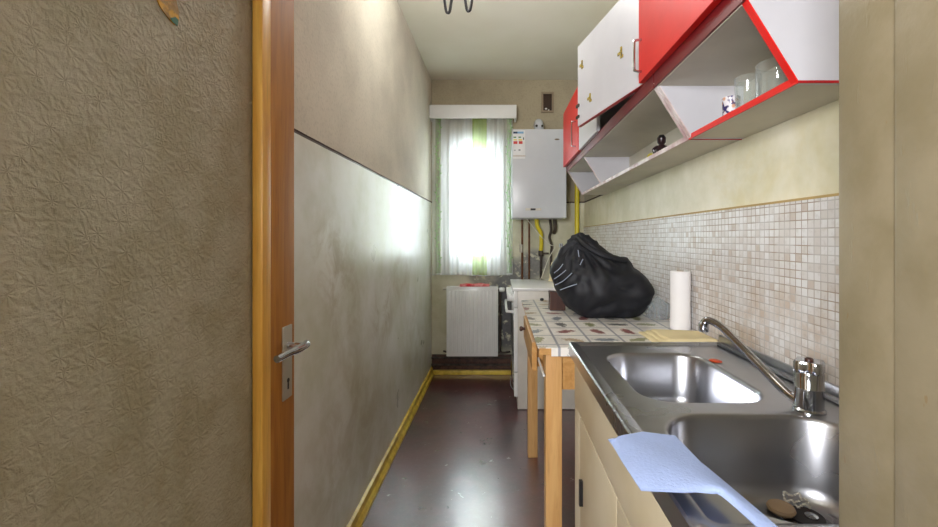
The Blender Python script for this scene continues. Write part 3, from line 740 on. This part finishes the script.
sx0, sx1, ky0, ky1 = .211, .675, .450, 1.284
ZS = .858
def rrect(x0, x1, y0, y1, r, z, n=8):
    P = []
    for cx_, cy_, a0 in ((x1-r, y1-r, 0), (x0+r, y1-r, 90), (x0+r, y0+r, 180), (x1-r, y0+r, 270)):
        for k in range(n+1):
            a = math.radians(a0+90*k/n); P.append((cx_+r*math.cos(a), cy_+r*math.sin(a), z))
    return P
snk = thing('steel_sink', 'stainless steel double-bowl sink in front', 'sink', (.44, .87, .82))
b = BM()
def loop(P): return [b.verts.new(p) for p in P]
def bridge(A, B):
    k = len(A)
    for i in range(k): b.faces.new((A[i], A[(i+1)%k], B[(i+1)%k], B[i]))
def edges_of(L): return [b.edges.get((L[i], L[(i+1)%len(L)])) or b.edges.new((L[i], L[(i+1)%len(L)])) for i in range(len(L))]
o0 = loop(rrect(sx0, sx1, ky0, ky1, .008, ZS-.036)); o1 = loop(rrect(sx0, sx1, ky0, ky1, .008, ZS-.003)); o2 = loop(rrect(sx0+.003, sx1-.003, ky0+.003, ky1-.003, .008, ZS))
o3 = loop(rrect(sx0+.020, sx1-.012, ky0+.015, ky1-.015, .012, ZS)); o4 = loop(rrect(sx0+.027, sx1-.018, ky0+.022, ky1-.022, .016, ZS-.006))
o5 = loop(rrect(sx0+.030, sx1-.021, ky0+.025, ky1-.025, .016, ZS-.006))
bridge(o0, o1); bridge(o1, o2); bridge(o2, o3); bridge(o3, o4); bridge(o4, o5)
holes = []
for (x0, x1, y0, y1, r, dep) in ((.285, .552, .822, 1.182, .075, .145), (.277, .602, .47, .772, .088, .150)):
    zz = ZS-.006
    L = [loop(rrect(x0-.004, x1+.004, y0-.004, y1+.004, r+.004, zz, 10)), loop(rrect(x0, x1, y0, y1, r, zz, 10)), loop(rrect(x0+.003, x1-.003, y0+.003, y1-.003, r-.003, zz-.0015, 10)), loop(rrect(x0+.007, x1-.007, y0+.007, y1-.007, r-.007, zz-.009, 10)),
         loop(rrect(x0+.012, x1-.012, y0+.012, y1-.012, r-.010, zz-dep+.03, 10)), loop(rrect(x0+.017, x1-.017, y0+.017, y1-.017, r-.012, zz-dep+.012, 10)), loop(rrect(x0+.028, x1-.028, y0+.028, y1-.028, r-.018, zz-dep+.002, 10)), loop(rrect(x0+.045, x1-.045, y0+.045, y1-.045, r-.03, zz-dep, 10))]
    for i in range(len(L)-1): bridge(L[i], L[i+1])
    b.faces.new(L[-1]); holes.append(L[0])
E = edges_of(o5)
for hL in holes: E += edges_of(hL)
bmesh.ops.triangle_fill(b, edges=E, use_beauty=True, use_dissolve=False)
# raised upstand at the rear
box(b, sx1-.004, sx1+.004, ky0, ky1+.003, ZS-.036, .879, .0015)
box(b, sx1-.022, sx1-.013, ky0+.02, ky1-.02, ZS-.004, ZS+.004, .003)
sk = obj('sink_top', b, 'steel', snk, True, 40)
def drain(cx_, cy_, z):
    bb = BM(); lathe(bb, [(.047,.0),(.046,.003),(.041,.003),(.037,.0),(.030,.0005)], (cx_, cy_, z), 32); o = obj('drain', bb, 'chrome', snk, True)
    bb = BM(); lathe(bb, [(.027,.0),(.027,.0016)], (cx_, cy_, z+.0008), 28); obj('drain_strainer', bb, 'hole', o, True)
    bb = BM(); 
    lathe(bb, [(.010,0),(.010,.003),(.004,.005)], (cx_+.006, cy_-.004, z+.0022), 16); obj('strainer_stud', bb, 'chrome', o, True)
drain(.520, .712, ZS-.006-.150); drain(.42, 1.0, ZS-.006-.145)
b = BM()
lathe(b, [(.020,0),(.022,.004),(.020,.008),(.008,.010)], (.484, .722, .7065), 24); 
tag_plug = obj('rubber_plug', b, simple('tan_rubber_plug', (150,124,92), .6), None, True)
b = BM()
for k in range(34):
    t = k/33; a = t*7.5; rr_ = .016+.006*math.sin(t*9)
    c_ = Vector((.515+rr_*math.cos(a)*.9+.004*t, .738+rr_*math.sin(a)*.8-.01*t, .7125+.004*math.sin(k*.9)+.006*(1-t)))
    bmesh.ops.create_icosphere(b, subdivisions=1, radius=.0024, matrix=Matrix.Translation(c_))
tag(obj('ball_chain', b, 'satin', None, True), 'small beaded plug chain coiled beside the drain of the near bowl', 'chain')
tag(tag_plug, 'tan rubber plug lying at the edge of the near bowl drain', 'plug')
b = BM(); lathe(b, [(.0,.0016),(.014,.0012),(.017,0)], (.470, 1.172+.045, ZS-.0045), 16); 
for v in b.verts:
    v.co.x = .566+(v.co.x-.470)*.9; v.co.y = 1.10+(v.co.y-1.217)*1.1
obj('orange_stain', b, 'orange', snk, True)['label'] = 'orange smear on the rim of the far bowl'

# faucet
fa = thing('faucet', 'chrome mixer tap with a long swivel spout', 'tap', (.580, .785, ZS-.006))
bx, by = .580, .787
b = BM(); lathe(b, [(.027,0),(.027,.004),(.0235,.007),(.0235,.043),(.0242,.044),(.0235,.045),(.0235,.070),(.022,.074)], (bx, by, ZS-.006), 36); obj('tap_body', b, 'chrome', fa, True)
b = BM(); NN = 48; prof = [(.0,.073),(1.0,.073),(1.0,.090),(.93,.094),(.0,.090)]
rings = []
for s, z in prof:
    rings.append([b.verts.new((bx+(.0245+.0035*math.cos(4*a_))*s*math.cos(a_), by+(.0245+.0035*math.cos(4*a_))*s*math.sin(a_), ZS-.006+z)) for a_ in [2*math.pi*k/NN for k in range(NN)]] if s > 0 else None)
for i in (1, 2): bridge(rings[i], rings[i+1])
b.faces.new(rings[1][::-1]); b.faces.new(rings[3])
kb = obj('knob', b, 'chrome', fa, True, 40)
b = BM(); lathe(b, [(.007,0),(.007,.0035),(.004,.005)], (bx, by, ZS+.0875), 16); obj('temperature_dot', b, 'brownwood', kb, True)
b = BM(); pth = spline([(.567,.795,.866),(.555,.82,.879),(.530,.883,.925),(.506,.945,.969),(.494,.968,.981),(.484,.980,.983),(.479,.985,.974)], 6)
tube(b, pth, [.0095]*10+[.0085]*(len(pth)-10), 14); obj('spout', b, 'chrome', fa, True)
b = BM(); lathe(b, [(.0105,0),(.0115,.002),(.0115,.018),(.009,.021)], (.479,.985,.956), 18); obj('aerator', b, 'chrome', fa, True)
b = BM(); lathe(b, [(.0,.003),(.006,.0024),(.010,0)], (.553,.81,.8525), 12); 

# blue wipe cloth
cornersA = [(609,439),(643,433),(675,437),(700,463),(730,488),(778,529)]       # far / right edge
cornersB = [(609,439),(622,462),(641,491),(685,493),(718,492),(764,534)]       # near edge
def interp(L, t):
    k = t*(len(L)-1); i = min(int(k), len(L)-2); f = k-i; return (L[i][0]*(1-f)+L[i+1][0]*f, L[i][1]*(1-f)+L[i+1][1]*f)
b = BM()
def fn(u, v):
    a = interp(cornersA, u); c = interp(cornersB, u); px, py = a[0]*(1-v)+c[0]*v, a[1]*(1-v)+c[1]*v
    z = .871+.007*math.sin(v*3.0)*math.sin(u*3.1)+.003*noise.noise(Vector((px*.03, py*.03, 0)))
    if u < .35: z -= .010*(1-u/.35)**2*(.4+v)
    Y = (H-z)*420/(py-238)
    return ((px-499.5)*Y/420, Y, z)
sheet(b, 40, 16, fn); bmesh.ops.remove_doubles(b, verts=b.verts[:], dist=.0002)
bmesh.ops.solidify(b, geom=b.faces[:], thickness=.0022)
tag(obj('blue_cloth', b, 'bluecloth', None, True, 70), 'light blue wipe cloth draped over the front edge of the sink', 'cloth')

# ---------------------------------------------------------------- wall cabinets
Xf, Xb_, Zb, Zr, Zt, W = .471, .577, 1.475, 1.646, 2.05, .7355
sec = [(W, Zt), (Xf, Zt), (Xf, Zr), (Xb_, Zb), (W, Zb)]
tk = .016
def cabinet(root, y0, y1, divs, edge, low_edge):
    b = BM(); box(b, Xf, W, y0+tk, y1-tk, Zt-tk, Zt); obj('top_panel', b, 'white_lam', root)
    b = BM(); box(b, Xf+.003, W, y0+tk, y1-tk, Zr-tk, Zr); obj('middle_shelf', b, 'lam_in', root)
    b = BM(); box(b, Xb_+.001, W, y0+tk, y1-tk, Zb, Zb+.010); obj('bottom_shelf', b, 'lam_in', root)
    b = BM(); box(b, W-.006, W, y0+tk, y1-tk, Zb+.01, Zt-tk); obj('back_panel', b, 'lam_in', root)
    for i, y in enumerate([y0]+divs+[y1-tk]):
        b = BM(); prism_y(b, sec, y, y+tk); obj('side_panel', b, 'white_lam', root)
        b = BM(); t = .003
        prism_y(b, [(Xf, Zr), (Xb_, Zb), (Xb_-t, Zb-.001), (Xf-t, Zr-.001)], y, y+tk); obj('edge_band', b, low_edge if i == 0 else 'pinkedge', root)
    b = BM(); box(b, Xf-.003, Xf+.003, y0+.001, y1-.001, Zr-.014, Zr+.030); obj('front_rail', b, 'darkred', root)['label'] = 'dark red front rail'
    b = BM(); box(b, Xb_-.0045, Xb_-.0002, y0+.0012, y1-.0012, Zb-.002, Zb+.013); obj('edge_band', b, low_edge, root)
    b = BM(); box(b, Xb_-.003, W, y0-.001, y0+.001, Zb-.002, Zb+.003); obj('edge_band', b, 'rededge', root)
    b = BM(); box(b, Xf-.001, W, y0-.0012, y0-.0002, Zt-.004, Zt); obj('edge_band', b, 'rededge', root)
ca = thing('wall_cabinet', 'nearest wall cabinet with red door and open red-edged shelf', 'cabinet', (.60, 1.04, Zb), 'wall cabinets above the sink')
cabinet(ca, .808, 1.272, [], 'rededge', 'red')
def handle(root, x, y, z0, z1, mat='chrome'):
    b = BM(); tube(b, spline([(x,y,z0),(x-.020,y,z0+.002),(x-.024,y,z0+.012),(x-.024,y,z1-.012),(x-.020,y,z1-.002),(x,y,z1)],4), .0042, 8); return obj('handle', b, mat, root, True)
b = BM(); box(b, .448, .466, .812, 1.352, 1.672, 2.045, .001); dA = obj('door', b, 'red', ca); dA['label'] = 'bright red door'
handle(dA, .449, 1.325, 1.700, 1.800)
cb = thing('wall_cabinet', 'long far wall cabinet with white door ajar and red end door', 'cabinet', (.60, 2.1, Zb), 'wall cabinets above the sink')
cabinet(cb, 1.276, 2.92, [2.36], 'rededge', 'pinkedge')
# ajar white door
hv = Vector((.466, 1.362, 0)); ev = Vector((.352, 1.888, 0)); dv = (ev-hv).normalized(); nv = Vector((dv.y, -dv.x, 0))
def door_pt(s, off, z): return hv+dv*s+nv*off+Vector((0,0,z))
L_ = (ev-hv).length
b = BM()
def obox(bm, s0, s1, f0, f1, z0, z1):
    vs = [bm.verts.new(door_pt(s, f, z)) for s in (s0, s1) for f in (f0, f1) for z in (z0, z1)]
    for f in [(0,1,3,2), (4,6,7,5), (0,4,5,1), (2,3,7,6), (0,2,6,4), (1,5,7,3)]: bm.faces.new([vs[i] for i in f])
obox(b, 0, L_, -.0, .016, 1.676, 2.034); dB = obj('door', b, 'white_lam', cb); dB['label'] = 'white door standing ajar'
b = BM(); obox(b, 0, L_, .001, .0155, 1.6735, 1.676); obj('edge_band', b, 'rededge', dB)
def doorplane(px, py):
    # ray / door plane
    d_ = Vector(((px-499.5)/420, 1, (238-py)/420)); t = (hv.dot(nv))/(d_.dot(nv)); P = d_*t
    return (P-hv).dot(dv), H+P.z
for (px, py, hh, kind) in ((621,53,.040,0),(582,65,.036,0),(590,98,.036,1)):
    s, z = doorplane(px, py); b = BM()
    obox(b, s-.008, s+.000, -.004, .001, z-hh/2, z+hh/2); obox(b, s-.008, s+.020, -.004, .001, z-.004, z+.006); obox(b, s-.016, s-.006, -.003, .001, z-hh/2, z-hh/2+.010)
    obj('glue_mark', b, 'glue', dB)['label'] = 'yellow-brown mark left by a missing handle'
for (py) in (107, 118):
    s, z = doorplane(577, py); b = BM(); obox(b, L_-.02, L_+.012, -.005, .003, z-.006, z+.006); obj('catch', b, 'iron', dB)
b = BM(); box(b, .450, .466, 1.95, 2.385, 1.672, 2.045, .001); obj('door', b, 'white_lam', cb)
b = BM(); box(b, .448, .466, 2.40, 2.95, 1.672, 2.045, .001); dC = obj('door', b, 'red', cb); dC['label'] = 'red door at the far end'
handle(dC, .449, 2.47, 1.715, 1.86)
b = BM(); box(b, .466, W, 2.921, 2.935, 1.672, 2.045); obj('end_filler', b, 'white_lam', cb)

# glasses on the near shelf
zs = Zb+.0105
def tumbler(name, label, x, y, r, h, mat='tumbler', taper=.88):
    b = BM(); n_ = 28; w = .0025
    P = [(r*taper-.004, 0), (r*taper, .004), (r, h), (r-w, h), (r*taper-w, .008), (0.0001, .008)]
    lathe(b, P, (x, y, zs), n_); return tag(obj(name, b, mat, None, True, 50), label, 'glass', 'glasses on the near cabinet shelf')
def gx_(px, X): return X*420/(px-499.5)
tumbler('glass_jar', 'large wide clear glass, nearest on the red-edged shelf', .645, gx_(779,.645), .047, .093, taper=1)
tumbler('drinking_glass', 'narrow clear glass beside the large one', .630, gx_(748,.630), .031, .096)
tumbler('printed_glass', 'small glass with dark blue and orange print, farthest on the shelf', .622, gx_(731,.622), .022, .066, 'mug')
# figurine on far shelf
fg = thing('dark_figurine', 'small dark figurine on the far cabinet shelf', 'figurine', (.655, 1.72, zs))
fy = .64*420/(661.5-499.5)
b = BM(); lathe(b, [(.018,0),(.022,.006),(.016,.012),(.015,.02),(.022,.035),(.018,.05),(.010,.058),(.016,.066),(.017,.082),(.010,.088)], (.64, fy, zs), 18); 
for s in (-1, 1): tube(b, spline([(.64+.015*s,fy,zs+.05),(.64+.032*s,fy,zs+.038),(.64+.024*s,fy,zs+.022)],4), .006, 8)
obj('figure_body', b, simple('dark_glaze', (46,28,30), .3), fg, True)
b = BM(); lathe(b, [(.012,0),(.017,.003),(.009,.014)], (.64, fy, zs+.082), 16); obj('hat', b, 'dark', fg, True)
b = BM(); tube(b, spline([(.612,fy+.06,zs+.006),(.60,fy+.04,zs+.02),(.608,fy+.02,zs+.025),(.62,fy+.03,zs+.006)],5), .004, 8)
tag(obj('yellow_ring', b, simple('yellow_green_glaze', (190,180,70), .3), None, True), 'small yellow-green loop beside the dark figurine', 'ornament')
b = BM(); lathe(b, [(.018,0),(.028,.008),(.032,.018),(.029,.018),(.016,.004)], (.632, .632*420/(676-499.5), zs), 20)
tag(obj('small_glass_dish', b, 'tumbler', None, True), 'shallow clear dish beside the dark figurine', 'dish')

# ---------------------------------------------------------------- ceiling lamp (unlit), lower arms reach into view
la = thing('ceiling_lamp', 'silver ceiling lamp whose curved arms hang at the top edge', 'lamp', (-.19, 1.9, ZC-.3))
lx, ly = -.185, 1.9
b = BM(); lathe(b, [(.05,0),(.05,-.01),(.02,-.03),(.008,-.035),(.008,-.20),(.016,-.21),(.016,-.24),(.004,-.25)], (lx, ly, ZC), 20); obj('stem', b, 'chrome', la, True)
for s, zt_ in ((-1, 2.190), (1, 2.198)):
    b = BM(); x1 = -.225 if s < 0 else -.148
    tube(b, spline([(lx,ly,ZC-.22),(lx+.02*s,ly,ZC-.24),(x1-.008*s,ly,zt_+.06),(x1,ly,zt_+.012),(x1+.009*s,ly,zt_+.004),(x1+.018*s,ly,zt_+.02),(x1+.028*s,ly,zt_+.10),(x1+.03*s,ly,zt_+.14)],6), .0065, 10); arm = obj('arm', b, 'black_steel', la, True)
    b = BM(); lathe(b, [(.010,0),(.020,.006),(.013,.01),(.013,.06),(.002,.06)], (x1+.03*s, ly, zt_+.14), 16); obj('candle_holder', b, 'white_pl', arm, True)
    b = BM(); lathe(b, [(.008,0),(.017,.02),(.014,.04),(.002,.065)], (x1+.03*s, ly, zt_+.198), 16); obj('bulb', b, 'tumbler', arm, True)

# ---------------------------------------------------------------- light
w = bpy.data.worlds.new('overcast_sky'); S.world = w; w.use_nodes = True
bgn = w.node_tree.nodes['Background']; bgn.inputs[0].default_value = (.84, .90, 1.0, 1); bgn.inputs[1].default_value = 11.5
def area(name, loc, rot, sx, sy, power, color, portal=False):
    l = bpy.data.lights.new(name, 'AREA'); l.shape = 'RECTANGLE'; l.size = sx; l.size_y = sy; l.energy = power; l.color = color
    if portal: l.cycles.is_portal = True
    o = bpy.data.objects.new(name, l); COL.objects.link(o); o.location = loc; o.rotation_euler = rot; return o
area('window_portal', ((wx0+wx1)/2, YB+.23, (wz0+wz1)/2), (-math.pi/2, 0, 0), wx1-wx0, wz1-wz0, 1, (1,1,1), True)
hl = area('hall_lamp', (-.66, -.75, 1.55), (math.radians(93), 0, math.radians(-27)), .5, .5, 37, (.98,.98,1))
for k_, bx_ in enumerate((-.264, -.100)):  # soft fill lights added at the unlit ceiling lamp to brighten the room
    pl_ = bpy.data.lights.new('fill_light', 'POINT'); pl_.energy = 3.6; pl_.color = (1,1,.98); pl_.shadow_soft_size = .12
    po = bpy.data.objects.new('fill_light', pl_); COL.objects.link(po); po.location = (bx_, 1.9, 2.40)
# ---------------------------------------------------------------- camera
cam = bpy.data.cameras.new('camera'); co = bpy.data.objects.new('camera', cam); COL.objects.link(co)
co.location = (0, 0, H); co.rotation_euler = (math.pi/2, 0, 0)
cam.sensor_width = 36; cam.lens = 36*420/938; cam.shift_x = -30.5/938; cam.shift_y = -25.5/938
cam.clip_start = .02
S.camera = co
S.view_settings.view_transform = 'Standard'; S.view_settings.look = 'None'; S.view_settings.gamma = 1; S.view_settings.use_curve_mapping = False
S.view_settings.exposure = 0.72
